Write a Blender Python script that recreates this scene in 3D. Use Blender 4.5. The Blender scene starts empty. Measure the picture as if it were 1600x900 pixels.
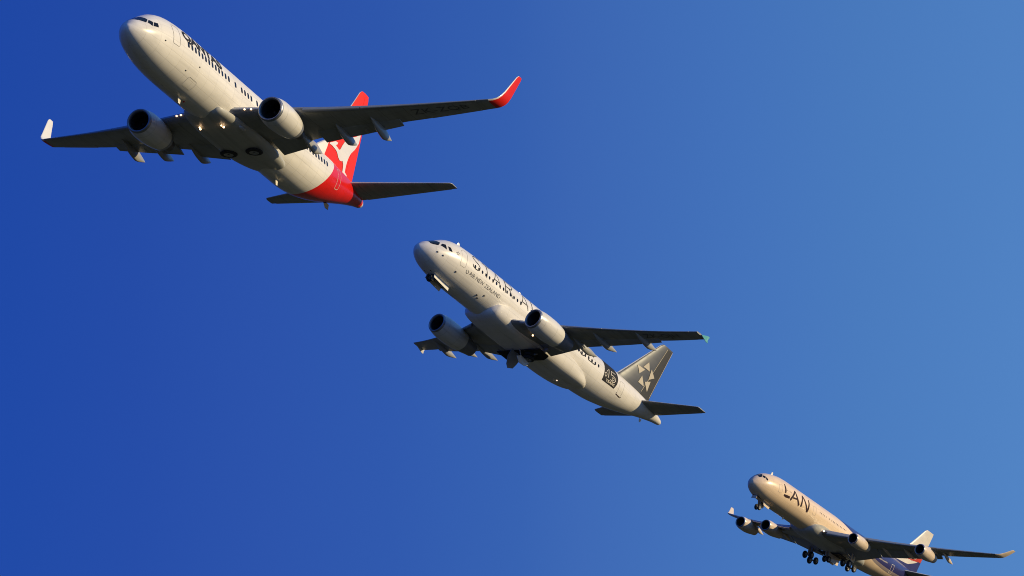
import bpy, bmesh, math, random
from mathutils import Vector, Quaternion
from mathutils.bvhtree import BVHTree
random.seed(7)
SC = bpy.context.scene
COL = SC.collection
RAD = math.radians

# ------------------------------------------------------------------ camera, sky, sun, exposure
CAM_ELEV = 11.0
cd = bpy.data.cameras.new("camera"); cam = bpy.data.objects.new("camera", cd); COL.objects.link(cam)
cam.location = (0, 0, 1.7)
cam.rotation_euler = (RAD(90 + CAM_ELEV), 0, 0)
cd.sensor_fit = 'HORIZONTAL'; cd.angle = RAD(14.0); cd.clip_start = .5; cd.clip_end = 60000
SC.camera = cam

SUN = Vector((.945, -.105, .300)).normalized()
SUN_ELEV = math.asin(SUN.z); SUN_AZ = math.atan2(SUN.x, SUN.y)
w = bpy.data.worlds.new("World"); SC.world = w; w.use_nodes = True
nt = w.node_tree; nt.nodes.clear(); N = nt.nodes.new; L_ = nt.links.new
sky = N("ShaderNodeTexSky"); sky.sky_type = 'NISHITA'; sky.sun_disc = False
sky.sun_elevation = SUN_ELEV; sky.sun_rotation = SUN_AZ
sky.altitude = 0; sky.air_density = 1.0; sky.dust_density = .3; sky.ozone_density = 3.0
# a polarised, deep blue sky: darkest away from the sun, paler towards it (same rule over the whole dome)
tc = N("ShaderNodeTexCoord")
dot = N("ShaderNodeVectorMath"); dot.operation = 'DOT_PRODUCT'; dot.inputs[1].default_value = Vector((SUN.x, SUN.y, 0)).normalized()
L_(tc.outputs["Generated"], dot.inputs[0])
ramp = N("ShaderNodeValToRGB"); ramp.color_ramp.interpolation = 'EASE'
SKY_STOPS = [(-0.2272, (0.1076, 0.4487, 2.3914)), (-0.1983, (0.139, 0.4871, 2.4218)), (-0.1683, (0.1828, 0.5717, 2.5265)), (-0.1381, (0.2144, 0.6614, 2.6273)), (-0.1076, (0.2775, 0.8101, 2.7623)), (-0.0931, (0.3429, 0.9218, 2.8705)), (-0.0542, (0.4378, 1.1659, 3.1258)), (-0.0237, (0.5181, 1.3436, 3.234)), (0.0113, (0.6067, 1.5127, 3.4393))]
mr = N("ShaderNodeMapRange"); mr.inputs[1].default_value = -.3; mr.inputs[2].default_value = .1
L_(dot.outputs["Value"], mr.inputs[0]); L_(mr.outputs[0], ramp.inputs[0])
el = ramp.color_ramp.elements
ramp.color_ramp.interpolation = 'LINEAR'
for i, (p, c) in enumerate(SKY_STOPS):
    e = el[i] if i < 2 else el.new((p + .3) / .4)
    e.position = (p + .3) / .4; e.color = (*c, 1)
mul = N("ShaderNodeMix"); mul.data_type = 'RGBA'; mul.blend_type = 'MULTIPLY'; mul.inputs[0].default_value = 1
gam = N("ShaderNodeGamma"); gam.inputs[1].default_value = .2   # a very even, clear sky
L_(sky.outputs[0], gam.inputs[0]); L_(gam.outputs[0], mul.inputs[6]); L_(ramp.outputs[0], mul.inputs[7])
bg = N("ShaderNodeBackground"); bg.inputs[1].default_value = .12
out = N("ShaderNodeOutputWorld"); L_(mul.outputs[2], bg.inputs[0]); L_(bg.outputs[0], out.inputs[0])

ld = bpy.data.lights.new("sun", 'SUN'); ld.energy = 4.4; ld.angle = RAD(.5); ld.color = (1, .79, .44)
sun = bpy.data.objects.new("sun", ld); COL.objects.link(sun)
sun.rotation_euler = SUN.to_track_quat('Z', 'Y').to_euler(); sun.location = (300, 60, 400)
SC.view_settings.view_transform = 'Standard'; SC.view_settings.look = 'None'
SC.cycles.filter_width = 1.0
SC.view_settings.exposure = 0; SC.view_settings.gamma = 1

# ------------------------------------------------------------------ materials
MATS = {}
def base_mat(name):
    m = bpy.data.materials.new(name); m.use_nodes = True
    t = m.node_tree; b = t.nodes["Principled BSDF"]; MATS[name] = m
    return m, t, b
def rgb(t, c):
    n = t.nodes.new("ShaderNodeRGB"); n.outputs[0].default_value = (*c, 1); return n.outputs[0]
def mth(t, op, a, b=None, c=None):
    n = t.nodes.new("ShaderNodeMath"); n.operation = op
    for i, x in enumerate((a, b, c)):
        if x is None: continue
        if isinstance(x, (int, float)): n.inputs[i].default_value = x
        else: t.links.new(x, n.inputs[i])
    return n.outputs[0]
def mixc(t, f, a, b, mode='MIX'):
    n = t.nodes.new("ShaderNodeMix"); n.data_type = 'RGBA'; n.blend_type = mode
    for i, x in ((0, f), (6, a), (7, b)):
        if isinstance(x, (int, float)): n.inputs[i].default_value = x
        elif isinstance(x, tuple): n.inputs[i].default_value = (*x, 1)
        else: t.links.new(x, n.inputs[i])
    return n.outputs[2]
def noise(t, vec, scale, detail=4):
    n = t.nodes.new("ShaderNodeTexNoise"); n.inputs["Scale"].default_value = scale; n.inputs["Detail"].default_value = detail
    t.links.new(vec, n.inputs["Vector"]); return n.outputs["Fac"]
def attr(t, name):
    n = t.nodes.new("ShaderNodeAttribute"); n.attribute_name = name; return n.outputs["Fac"]
def thr(t, v, wdt=.01):
    n = t.nodes.new("ShaderNodeMapRange"); n.inputs[1].default_value = -wdt; n.inputs[2].default_value = wdt
    t.links.new(v, n.inputs[0]); return n.outputs[0]
def paint(name, col, rough=.3, coat=.35, liv=None, liv2=None, panel=0, dirt=.12, metal=0, line=.78, spacing=1.27, grime=0, spec=.5, lap=None):
    m, t, b = base_mat(name)
    co = t.nodes.new("ShaderNodeTexCoord").outputs["Object"]
    c = rgb(t, col)
    if liv: c = mixc(t, thr(t, attr(t, "livery")), c, liv)
    if liv2: c = mixc(t, thr(t, attr(t, "livery2")), c, liv2)
    mp = t.nodes.new("ShaderNodeMapping"); mp.inputs["Scale"].default_value = (.35, 1.6, 1.6); t.links.new(co, mp.inputs[0])
    n1 = noise(t, mp.outputs[0], 1.1, 6); n2 = noise(t, co, .5, 2)
    f = mth(t, 'MULTIPLY_ADD', n1, dirt * 1.6, 1 - dirt * .95)
    f = mth(t, 'MULTIPLY', f, mth(t, 'MULTIPLY_ADD', n2, dirt, 1 - dirt * .5))
    if panel:
        sx = t.nodes.new("ShaderNodeSeparateXYZ"); t.links.new(co, sx.inputs[0])
        fr = mth(t, 'FRACT', mth(t, 'DIVIDE', sx.outputs[0], spacing))
        ln = mth(t, 'LESS_THAN', fr, .02)
        f = mth(t, 'MULTIPLY', f, mth(t, 'MULTIPLY_ADD', ln, -(1 - line), 1.0))
        if panel == 2:
            fy = mth(t, 'FRACT', mth(t, 'DIVIDE', sx.outputs[1], 1.45))
            f = mth(t, 'MULTIPLY', f, mth(t, 'MULTIPLY_ADD', mth(t, 'LESS_THAN', fy, .022), -(1 - line), 1.0))
    if lap:
        sx2 = t.nodes.new("ShaderNodeSeparateXYZ"); t.links.new(co, sx2.inputs[0])
        an = mth(t, 'DIVIDE', mth(t, 'ARCTAN2', mth(t, 'SUBTRACT', sx2.outputs[2], lap), sx2.outputs[1]), .42)
        f = mth(t, 'MULTIPLY', f, mth(t, 'MULTIPLY_ADD', mth(t, 'LESS_THAN', mth(t, 'FRACT', an), .035), -(1 - line), 1.0))
        wn = t.nodes.new("ShaderNodeTexWhiteNoise"); wn.noise_dimensions = '2D'
        cv = t.nodes.new("ShaderNodeCombineXYZ"); t.links.new(mth(t, 'FLOOR', an), cv.inputs[0]); t.links.new(mth(t, 'FLOOR', mth(t, 'DIVIDE', sx2.outputs[0], spacing * 2)), cv.inputs[1])
        t.links.new(cv.outputs[0], wn.inputs["Vector"])
        f = mth(t, 'MULTIPLY', f, mth(t, 'MULTIPLY_ADD', wn.outputs["Value"], .07, .95))
    if grime:
        mp2 = t.nodes.new("ShaderNodeMapping"); mp2.inputs["Scale"].default_value = (.12, 2.6, 2.6); t.links.new(co, mp2.inputs[0])
        g = t.nodes.new("ShaderNodeMapRange"); g.inputs[1].default_value = .48; g.inputs[2].default_value = .75
        t.links.new(noise(t, mp2.outputs[0], 1.3, 5), g.inputs[0])
        f = mth(t, 'MULTIPLY', f, mth(t, 'MULTIPLY_ADD', g.outputs[0], -grime, 1.0))
    cc = t.nodes.new("ShaderNodeCombineColor")
    for i in range(3): t.links.new(f, cc.inputs[i])
    c = mixc(t, 1.0, c, cc.outputs[0], 'MULTIPLY')
    t.links.new(c, b.inputs["Base Color"])
    t.links.new(mth(t, 'MULTIPLY_ADD', n1, .2, rough - .1), b.inputs["Roughness"])
    b.inputs["Coat Weight"].default_value = coat; b.inputs["Coat Roughness"].default_value = .12
    b.inputs["Metallic"].default_value = metal; b.inputs["Specular IOR Level"].default_value = spec
    bp = t.nodes.new("ShaderNodeBump"); bp.inputs["Strength"].default_value = .06; bp.inputs["Distance"].default_value = .05
    t.links.new(n2, bp.inputs["Height"]); t.links.new(bp.outputs[0], b.inputs["Normal"])
    return m
def lamp_mat(name, col, st):
    m, t, b = base_mat(name)
    b.inputs["Emission Color"].default_value = (*col, 1); b.inputs["Emission Strength"].default_value = st
    b.inputs["Base Color"].default_value = (.9, .9, .9, 1)
    return m
WHITE = (.80, .775, .73); RED = (.74, .012, .008); DARK = (.02, .02, .024)
M_Q = paint("white_and_red_paint", WHITE, liv=RED, coat=.12, spec=.3, panel=1, dirt=.13, grime=.13, line=.80, lap=2.35)
M_A = paint("off_white_paint", (.79, .76, .71), panel=1, dirt=.13, grime=.13, line=.82, lap=2.4)
M_L = paint("goldlit_white_and_blue_paint", (.86, .66, .455), liv=(.03, .033, .15), liv2=(.28, .235, .24), panel=1, dirt=.10, spacing=2.1, grime=.1, line=.85, lap=3.3)  # white fuselage, with the golden light of a lower sun tinted into its colour
M_DKDOOR = paint("door_inner_paint", (.26, .27, .28), rough=.5, coat=0, dirt=.25)
M_W = paint("white_paint", WHITE, dirt=.1)
M_GOLDLIT = paint("goldlit_white_paint", (.78, .64, .49), dirt=.1)  # golden sunlight mixed into the white of the far jet's smaller parts
M_RED = paint("red_paint", (.72, .018, .012), dirt=.08, rough=.45, coat=0, spec=.2)
M_GREY = paint("wing_grey_paint", (.30, .31, .30), rough=.42, coat=.1, panel=2, dirt=.25, line=.5, grime=.3, spacing=1.0)
M_GREYB = paint("belly_grey_paint", (.50, .50, .47), rough=.4, coat=.15, panel=1, dirt=.2, grime=.25, line=.8)
M_FLAP = paint("flap_grey_paint", (.33, .34, .33), rough=.4, coat=.1, dirt=.2, grime=.2)
M_LE = paint("bare_metal_edge", (.66, .65, .63), rough=.4, coat=0, metal=.35, dirt=.1)
M_POD = paint("fairing_paint", (.34, .34, .33), rough=.38, dirt=.2)
M_TEAL = paint("teal_paint", (.08, .38, .40), dirt=.1)
M_CHAR = paint("charcoal_metallic_paint", (.064, .070, .082), rough=.44, coat=.15, metal=.55, dirt=.2)
M_RUD = paint("dark_rudder_paint", (.030, .031, .034), rough=.5, coat=0, spec=.3, dirt=.15)
M_FINL = paint("white_and_blue_fin_paint", (.74, .69, .62), liv=(.035, .042, .17), liv2=(.55, .05, .03), dirt=.15)
M_QFIN = paint("red_fin_paint", WHITE, liv=(.80, .030, .018), dirt=.07, rough=.5, coat=0, spec=.15)
M_COWL = paint("cowl_white_paint", (.72, .70, .66), rough=.3, dirt=.18, liv=(.20, .21, .24), grime=.22, panel=1, spacing=1.62, line=.7)
M_COWLL = paint("cowl_goldlit_white_paint", (.76, .62, .48), rough=.3, dirt=.18, liv=(.36, .35, .36), grime=.2, panel=1, spacing=1.9, line=.75)  # white cowls carrying the same golden light in their colour
M_LIP = paint("intake_lip_metal", (.30, .32, .36), rough=.38, coat=0, metal=.75, dirt=.1)
M_DUCT = paint("intake_duct_lining", (.035, .037, .042), rough=.6, coat=0)
M_FAN = paint("fan_blade_metal", (.05, .05, .055), rough=.4, coat=0, metal=.7)
M_HOT = paint("exhaust_metal", (.16, .15, .145), rough=.45, coat=0, metal=.85, dirt=.25)
M_BLK = paint("black_print", (.018, .018, .022), rough=.6, coat=0, spec=.15, dirt=.05)
M_BRN = paint("dark_brown_print", (.035, .018, .022), rough=.6, coat=0, spec=.15, dirt=.05)
M_GRYP = paint("grey_print", (.13, .13, .14), rough=.6, coat=0, spec=.15, dirt=.05)
M_SEAM = paint("door_seam_grey", (.34, .33, .31), rough=.5, coat=0, dirt=.05)
M_SAND = paint("sand_print", (.50, .45, .36), rough=.45, coat=0, spec=.3, dirt=.12)
M_PALE = paint("pale_print", (.76, .70, .58), rough=.35, dirt=.1)
M_WELL = paint("well_shade_black", (.012, .012, .013), rough=.8, coat=0)  # paints the shade inside open wheel wells; also backs the fans
M_TYRE = paint("tyre_rubber", (.022, .022, .023), rough=.75, coat=0, dirt=.3)
M_HUB = paint("wheel_hub_metal", (.42, .42, .42), rough=.4, coat=0, metal=.6, dirt=.2)
M_STRUT = paint("gear_leg_paint", (.34, .32, .30), rough=.45, coat=.1, dirt=.3)
M_LAMP = lamp_mat("landing_lamp", (1, .62, .32), 3.5)
M_REDL = lamp_mat("beacon_lamp", (1, .75, .55), 1.2)
m_, t_, b_ = base_mat("window_glass"); M_GLASS = m_
b_.inputs["Base Color"].default_value = (.008, .008, .010, 1); b_.inputs["Roughness"].default_value = .15; b_.inputs["Specular IOR Level"].default_value = .25
m_, t_, b_ = base_mat("grass_and_soil"); M_GROUND = m_
co = t_.nodes.new("ShaderNodeTexCoord").outputs["Object"]
g1 = noise(t_, co, .004, 8); g2 = noise(t_, co, .15, 6)
c1 = mixc(t_, g1, (.022, .032, .011), (.046, .046, .021)); c2 = mixc(t_, mth(t_, 'MULTIPLY', g2, .6), c1, (.020, .030, .009))
t_.links.new(c2, b_.inputs["Base Color"]); b_.inputs["Roughness"].default_value = .95

# ------------------------------------------------------------------ mesh helpers
def link(name, verts, faces, mats, parent=None, fm=None, smooth=True, attrs=None, sharp=40):
    me = bpy.data.meshes.new(name); me.from_pydata([tuple(v) for v in verts], [], faces)
    for m in (mats if isinstance(mats, (list, tuple)) else [mats]): me.materials.append(m)
    if fm: me.polygons.foreach_set("material_index", fm)
    bm = bmesh.new(); bm.from_mesh(me); bmesh.ops.recalc_face_normals(bm, faces=bm.faces); bm.to_mesh(me); bm.free()
    if smooth:
        me.polygons.foreach_set("use_smooth", [True] * len(me.polygons))
        me.set_sharp_from_angle(angle=RAD(sharp))
    if attrs:
        for k, vals in attrs.items():
            a = me.attributes.new(k, 'FLOAT', 'POINT'); a.data.foreach_set("value", vals)
    me.update()
    o = bpy.data.objects.new(name, me); COL.objects.link(o)
    if parent: o.parent = parent
    return o
def rings(rs, closed=True, cap=True):
    n = len(rs[0]); V = [p for r in rs for p in r]; F = []; tag = []
    for i in range(len(rs) - 1):
        for j in range(n if closed else n - 1):
            k = (j + 1) % n
            F.append((i * n + j, i * n + k, (i + 1) * n + k, (i + 1) * n + j)); tag.append((i, j))
    if cap:
        F.append(tuple(range(n - 1, -1, -1))); tag.append((0, -1))
        m = (len(rs) - 1) * n; F.append(tuple(m + j for j in range(n))); tag.append((len(rs) - 2, -1))
    return V, F, tag
def pchip(xs, ys):
    n = len(xs); h = [xs[i + 1] - xs[i] for i in range(n - 1)]; d = [(ys[i + 1] - ys[i]) / h[i] for i in range(n - 1)]
    m = [0] * n; m[0] = d[0]; m[-1] = d[-1]
    for i in range(1, n - 1):
        if d[i - 1] * d[i] > 0:
            w1 = 2 * h[i] + h[i - 1]; w2 = h[i] + 2 * h[i - 1]; m[i] = (w1 + w2) / (w1 / d[i - 1] + w2 / d[i])
    def f(x):
        if x <= xs[0]: return ys[0]
        if x >= xs[-1]: return ys[-1]
        lo = 0
        while xs[lo + 1] < x: lo += 1
        t = (x - xs[lo]) / h[lo]
        return (2*t**3-3*t*t+1)*ys[lo] + (t**3-2*t*t+t)*h[lo]*m[lo] + (-2*t**3+3*t*t)*ys[lo+1] + (t**3-t*t)*h[lo]*m[lo+1]
    return f
def lin(xs, ys):
    def f(x):
        if x <= xs[0]: i = 0
        elif x >= xs[-1]: i = len(xs) - 2
        else:
            i = 0
            while xs[i + 1] < x: i += 1
        t = (x - xs[i]) / (xs[i + 1] - xs[i]); return ys[i] + t * (ys[i + 1] - ys[i])
    return f
def airfoil(tc_, camber=.012, n=11):
    xs = [.5 * (1 - math.cos(math.pi * i / n)) for i in range(n + 1)]
    yt = lambda x: 5 * tc_ * (.2969 * math.sqrt(x) - .126 * x - .3516 * x * x + .2843 * x**3 - .1036 * x**4)
    yc = lambda x: camber * 4 * x * (1 - x)
    up = [(x, yc(x) + yt(x)) for x in reversed(xs)]
    lo = [(x, yc(x) - yt(x)) for x in xs[1:-1]]
    return up + [*lo, (1.0, yc(1) - max(yt(1), .0015))]
def text_poly(txt, size=1.0, shear=0, offset=0, spacing=1.0):
    cu = bpy.data.curves.new("t", 'FONT'); cu.body = txt; cu.size = size; cu.shear = shear; cu.offset = offset; cu.space_character = spacing
    o = bpy.data.objects.new("t", cu); COL.objects.link(o); bpy.context.view_layer.update()
    me = bpy.data.meshes.new_from_object(o.evaluated_get(bpy.context.evaluated_depsgraph_get()))
    V = [(v.co.x, v.co.y) for v in me.vertices]; F = [tuple(p.vertices) for p in me.polygons]
    bpy.data.objects.remove(o); bpy.data.curves.remove(cu); bpy.data.meshes.remove(me)
    x0 = min(v[0] for v in V); x1 = max(v[0] for v in V)
    return [(v[0] - x0, v[1]) for v in V], F, x1 - x0
def fit_text(txt, u0, u1, v0, cap, **k):
    V, F, wd = text_poly(txt, 1.0, **k)
    h = max(v[1] for v in V if True); s = (u1 - u0) / wd
    h = max(v[1] for v in V); 
    return [(u0 + v[0] * s, v0 + v[1] / h * cap) for v in V], F
def ribbon(pts, wd, taper=None):
    """a polyline as one mitred strip"""
    V = []; F = []
    for i, p in enumerate(pts):
        a = pts[max(i - 1, 0)]; b = pts[min(i + 1, len(pts) - 1)]
        dx, dy = b[0] - a[0], b[1] - a[1]; l = math.hypot(dx, dy) or 1
        k = 1.0
        if 0 < i < len(pts) - 1:
            d1 = (p[0] - a[0], p[1] - a[1]); d2 = (b[0] - p[0], b[1] - p[1]); l1 = math.hypot(*d1); l2 = math.hypot(*d2)
            cs = max(-1, min(1, (d1[0]*d2[0] + d1[1]*d2[1]) / (l1 * l2))); k = min(1.8, 1 / max(.3, math.cos(math.acos(cs) / 2)))
        hw = (taper[i] if taper else wd) / 2 * k
        nx, ny = -dy / l * hw, dx / l * hw
        V += [(p[0] + nx, p[1] + ny), (p[0] - nx, p[1] - ny)]
        if i: F.append((2*i-2, 2*i-1, 2*i+1, 2*i))
    return V, F
def rrect(u0, v0, u1, v1, r, n=3):
    P = []
    for cx, cy, a0 in ((u1 - r, v1 - r, 0), (u0 + r, v1 - r, 90), (u0 + r, v0 + r, 180), (u1 - r, v0 + r, 270)):
        for i in range(n + 1):
            a = RAD(a0 + 90 * i / n); P.append((cx + r * math.cos(a), cy + r * math.sin(a)))
    return P
def refine(V, F, tol):
    bm = bmesh.new(); vs = [bm.verts.new((v[0], v[1], 0)) for v in V]
    for f in F:
        try: bm.faces.new([vs[i] for i in f])
        except ValueError: pass
    bmesh.ops.triangulate(bm, faces=bm.faces)
    for _ in range(6):
        es = [e for e in bm.edges if e.calc_length() > tol]
        if not es: break
        bmesh.ops.subdivide_edges(bm, edges=es, cuts=1); bmesh.ops.triangulate(bm, faces=[f for f in bm.faces if len(f.verts) > 3])
    bm.verts.index_update()
    V2 = [(v.co.x, v.co.y) for v in bm.verts]; F2 = [tuple(v.index for v in f.verts) for f in bm.faces]; bm.free()
    return V2, F2

# ------------------------------------------------------------------ aircraft builder (s = metres aft of the nose, y = port, z = up)
class Plane:
    ZM = .52
    def __init__(s, name, base, loc, quat, prof, label):
        s.bs, s.bz = base
        s.root = bpy.data.objects.new(name, None); COL.objects.link(s.root)
        s.root.location = loc; s.root.rotation_mode = 'QUATERNION'; s.root.rotation_quaternion = quat
        s.root.empty_display_size = 2
        s.root["label"] = label; s.root["category"] = "aeroplane"; s.root["group"] = "airliners climbing one behind the other"
        xs = [p[0] for p in prof]; s.T, s.Bt, s.W = [pchip(xs, [p[k] for p in prof]) for k in (1, 2, 3)]
        s.len = xs[-1]; s.bvh = None
    def v(s, a, y, z): return Vector((s.bs - a, y, z - s.bz))
    def FS(s, a, deg, off=0):
        t, b, w_ = s.T(a), s.Bt(a), s.W(a); zm = b + (t - b) * s.ZM; th = RAD(deg)
        h = (t - zm) if math.sin(th) > 0 else (zm - b)
        ny, nz = math.cos(th) / max(w_, .05), math.sin(th) / max(h, .05); l = math.hypot(ny, nz)
        return s.v(a, w_ * math.cos(th) + ny / l * off, zm + h * math.sin(th) + nz / l * off)
    def fuselage(s, mat, livery=None, livery2=None, n=72):
        st = []; a = 0.0
        stations = [.0, .01, .03, .06, .1, .16, .24, .34, .46, .6, .76, .95, 1.15, 1.4, 1.65, 1.9, 2.2, 2.5, 2.8, 3.2, 3.6, 4.1, 4.7, 5.4, 6.2, 7, 8, 9]
        a = 9
        while a + .5 < s.len - .6: a += .5; stations.append(a)
        stations += [s.len - .5, s.len - .35, s.len - .2, s.len - .1, s.len - .04, s.len]
        rs = [[s.FS(a, 360 * j / n) for j in range(n)] for a in stations]
        V, F, _ = rings(rs, cap=False)
        at = {}
        for nm, fn in (("livery", livery), ("livery2", livery2)):
            if fn: at[nm] = [fn(a, (360 * j / n + 180) % 360 - 180, rs[i][j].z + s.bz) for i, a in enumerate(stations) for j in range(n)]
        s.fus = link("fuselage", V, F, mat, s.root, attrs=at, sharp=180)
        return s.fus
    def fdecal(s, name, V, F, mat, off=.012, tol=.25, parent=None, deg=True, attrs=None):
        """flat print wrapped on the fuselage: u = s, v = arc length up from the side line (metres at r) or degrees"""
        r = s.W(12)
        k = math.degrees(1 / r)
        V = [(u, v / k) for u, v in V] if deg else V
        V, F = refine(V, F, tol)
        at = {"livery": [attrs(u) for u, _ in V]} if attrs else None
        return link(name, [s.FS(u, v * k, off) for u, v in V], F, mat, parent or s.root, attrs=at)
    # ---- wings
    def wing_table(s, tab, tc=(.135, .105)):
        xs = [t[0] for t in tab]
        s.wLE, s.wTE = lin(xs, [t[1] for t in tab]), lin(xs, [t[2] for t in tab]); s.wZ = pchip(xs, [t[3] for t in tab])
        s.wtab = tab; s.wtc = lin([xs[0], xs[-1]], tc); s.sparts = {}
    def sect(s, y, side, x0=0, x1=1, le=None, c=None, z=None, cant=0, rot=0, tcs=1, n=11, camber=.012, tc=None):
        c_ = (s.wTE(y) - s.wLE(y)) if c is None else c
        le = s.wLE(y) if le is None else le; z = s.wZ(y) if z is None else z
        out = []
        for xc, zc in airfoil((s.wtc(y) if tc is None else tc) * tcs, camber, n):
            dx, dz = xc * c_, zc * c_
            if rot: dx, dz = dx * math.cos(rot) + dz * math.sin(rot), -dx * math.sin(rot) + dz * math.cos(rot)
            out.append(s.v(le + dx, side * (y - dz * math.sin(cant)), z + dz * math.cos(cant)))
        return out
    def lowz(s, y, a):
        c = s.wTE(y) - s.wLE(y); x = min(max((a - s.wLE(y)) / c, 0.0), 1.0); t = s.wtc(y)
        yt = 5 * t * (.2969 * math.sqrt(x) - .126 * x - .3516 * x * x + .2843 * x**3 - .1036 * x**4)
        return s.wZ(y) + (.048 * x * (1 - x) - yt) * c
    def wing(s, side, ytip, flaps, slats, ail, fdef=10, fext=.35, slat_d=.035):
        ys = [t[0] for t in s.wtab if t[0] < ytip]; k = 0
        grid = sorted(set(ys + [ytip * i / 14 for i in range(15)] + [ytip]))
        grid = [g for i, g in enumerate(grid) if i == 0 or g - grid[i-1] > .05]
        V, F, tag = rings([s.sect(y, side) for y in grid])
        n = len(airfoil(.1)); h = 11
        wg = link("wing", V, F, [M_GREY, M_LEW], s.root, fm=[1 if t[1] in (h-2, h-1, h, h+1) else 0 for t in tag], sharp=50)
        s.sparts[side] = wg
        for (a, b) in flaps:
            m = max(3, int((b - a) / 1.2)); rs = []
            for i in range(m + 1):
                y = a + (b - a) * i / m; c = s.wTE(y) - s.wLE(y)
                rs.append(s.sect(y, side, le=s.wLE(y) + .73 * c, c=fext * c, z=s.wZ(y) - .012 * c, rot=RAD(fdef), tc=.13, camber=.02))
            V, F, _ = rings(rs); link("flap", V, F, M_FLAP, wg, sharp=50)
        for (a, b) in ail:
            rs = []
            for i in range(5):
                y = a + (b - a) * i / 4; c = s.wTE(y) - s.wLE(y); t0 = s.wtc(y)
                rs.append(s.sect(y, side, le=s.wLE(y) + .74 * c, c=.268 * c, z=s.wZ(y) + .003 * c, rot=RAD(1.5), tc=.16, camber=.0))
            V, F, _ = rings(rs); link("aileron", V, F, M_FLAP, wg, sharp=50)
        for (a, b) in slats:
            m = max(2, int((b - a) / 1.5)); rs = []
            for i in range(m + 1):
                y = a + (b - a) * i / m; c = s.wTE(y) - s.wLE(y); P = airfoil(s.wtc(y), .012, 18)
                arc = [p for p in P[6:30] if p[0] < .16 and (p[1] > 0 or p[0] < .07)]
                arc = [P[i_] for i_ in range(len(P)) if (i_ <= 18 and P[i_][0] < .15) or (i_ > 18 and i_ < 30 and P[i_][0] < .06)]
                dx, dz = -slat_d * c, -slat_d * .75 * c
                inner = [(p[0] * .86 + .022, p[1] * .72 - .002) for p in reversed(arc)]
                rs.append([s.v(s.wLE(y) + p[0] * c + dx, side * y, s.wZ(y) + p[1] * c + dz) for p in arc + inner])
            V, F, _ = rings(rs); link("slat", V, F, M_LE if False else M_SLAT, wg, sharp=50)
        return wg
    def pod(s, side, y, s1, z1, ln, hgt, wd, name="flap_track_fairing", mat=None):
        wg = s.sparts[side]; rs = []; s0 = s1 - ln; z0 = s.lowz(y, s0) + .02
        for i in range(15):
            t = i / 14; r = max(.03, math.sin(math.pi / 2 * t / .66) ** .8 if t < .66 else ((1 - t) / .34) ** .85)
            cs = s0 + ln * t; cz = z0 + (z1 - z0) * t ** 1.25 - hgt * .35 * r
            rs.append([s.v(cs, side * y + wd * r * math.cos(RAD(a)), cz + hgt * r * math.sin(RAD(a))) for a in range(0, 360, 30)])
        V, F, _ = rings(rs); return link(name, V, F, mat or M_POD, wg, sharp=60)
    # ---- engines
    def engine(s, y, s0, z0, rh, prof, cowl, switch=None, pyl=(1.0, 4.6), fan=1.1, nozzle=None, squash=.0, mat=None):
        """prof: (x aft of the intake lip, radius) of the outer cowl"""
        n = 40
        def rg(x, r):
            P = []
            for j in range(n):
                a = 2 * math.pi * j / n; cz = r * math.sin(a)
                if cz < 0: cz *= 1 - squash
                P.append(s.v(s0 + x, y + r * math.cos(a) * (1 + squash * .3), z0 + cz))
            return P
        f = pchip([p[0] for p in prof], [p[1] for p in prof]); xe = prof[-1][0]
        xs = [.22 + (xe - .22) * i / 26 for i in range(27)]
        rs = [rg(x, f(x)) for x in xs] + [rg(xe - .02, f(xe) - .05), rg(xe - .6, f(xe) - .07)]
        V, F, _ = rings(rs, cap=False)
        at = {"livery": [(x - switch if switch else -1) for x in xs + [xe, xe] for j in range(n)]}
        en = link("engine", V, F, mat or cowl, s.root, attrs=at, sharp=60)
        lip = []
        for i in range(11):
            a = math.pi * i / 10
            if i <= 5: x = .22 * (1 - math.sin(a)); r = f(.22) - (f(.22) - rh) * (1 - math.cos(a)) if False else rh + (f(.22) - rh) * math.cos(a) ** 1.0
            else: x = .22 * (1 - math.sin(a)); r = rh + .12 * math.cos(a)
            lip.append(rg(x, r))
        V, F, _ = rings(lip, cap=False); link("intake_lip", V, F, M_LIP, en, sharp=180)
        rt = rh - .12
        V, F, _ = rings([rg(.22, rt), rg(.5, rt + .02), rg(fan, rt + .04), rg(fan + .35, rt + .04)], cap=False)
        link("intake_duct", V, F, M_DUCT, en)
        V = []; F = []
        for b in range(24):
            a0 = 2 * math.pi * b / 24
            q = len(V)
            for r, tw, ch in ((.28 * rt, .5, .13), (.65 * rt, .9, .17), (rt + .03, 1.15, .2)):
                for sg in (-1, 1):
                    da = sg * ch * math.sin(tw) / r * .9
                    V.append(s.v(s0 + fan + sg * ch * math.cos(tw), y + r * math.cos(a0 + da), z0 + r * math.sin(a0 + da)))
            F += [(q, q+1, q+3, q+2), (q+2, q+3, q+5, q+4)]
        link("fan", V, F, M_FAN, en)
        V, F, _ = rings([[s.v(s0 + fan + .22, y + (rt + .03) * math.cos(RAD(a)), z0 + (rt + .03) * math.sin(RAD(a))) for a in range(0, 360, 15)],
                         [s.v(s0 + fan + .24, y + .05 * math.cos(RAD(a)), z0 + .05 * math.sin(RAD(a))) for a in range(0, 360, 15)]], cap=False)
        link("fan_backing", V, F, M_WELL, en)
        V, F, _ = rings([[s.v(s0 + fan + x, y + r * math.cos(RAD(a)), z0 + r * math.sin(RAD(a))) for a in range(0, 360, 20)]
                         for x, r in ((-.45, .01), (-.4, .07), (-.25, .16), (-.05, .24), (.1, .28))]); link("spinner", V, F, M_FAN, en)
        if nozzle:
            V, F, _ = rings([[s.v(s0 + x, y + r * math.cos(RAD(a)), z0 + r * math.sin(RAD(a))) for a in range(0, 360, 12)] for x, r in nozzle])
            link("exhaust_nozzle", V, F, M_HOT, en, sharp=50)
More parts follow.
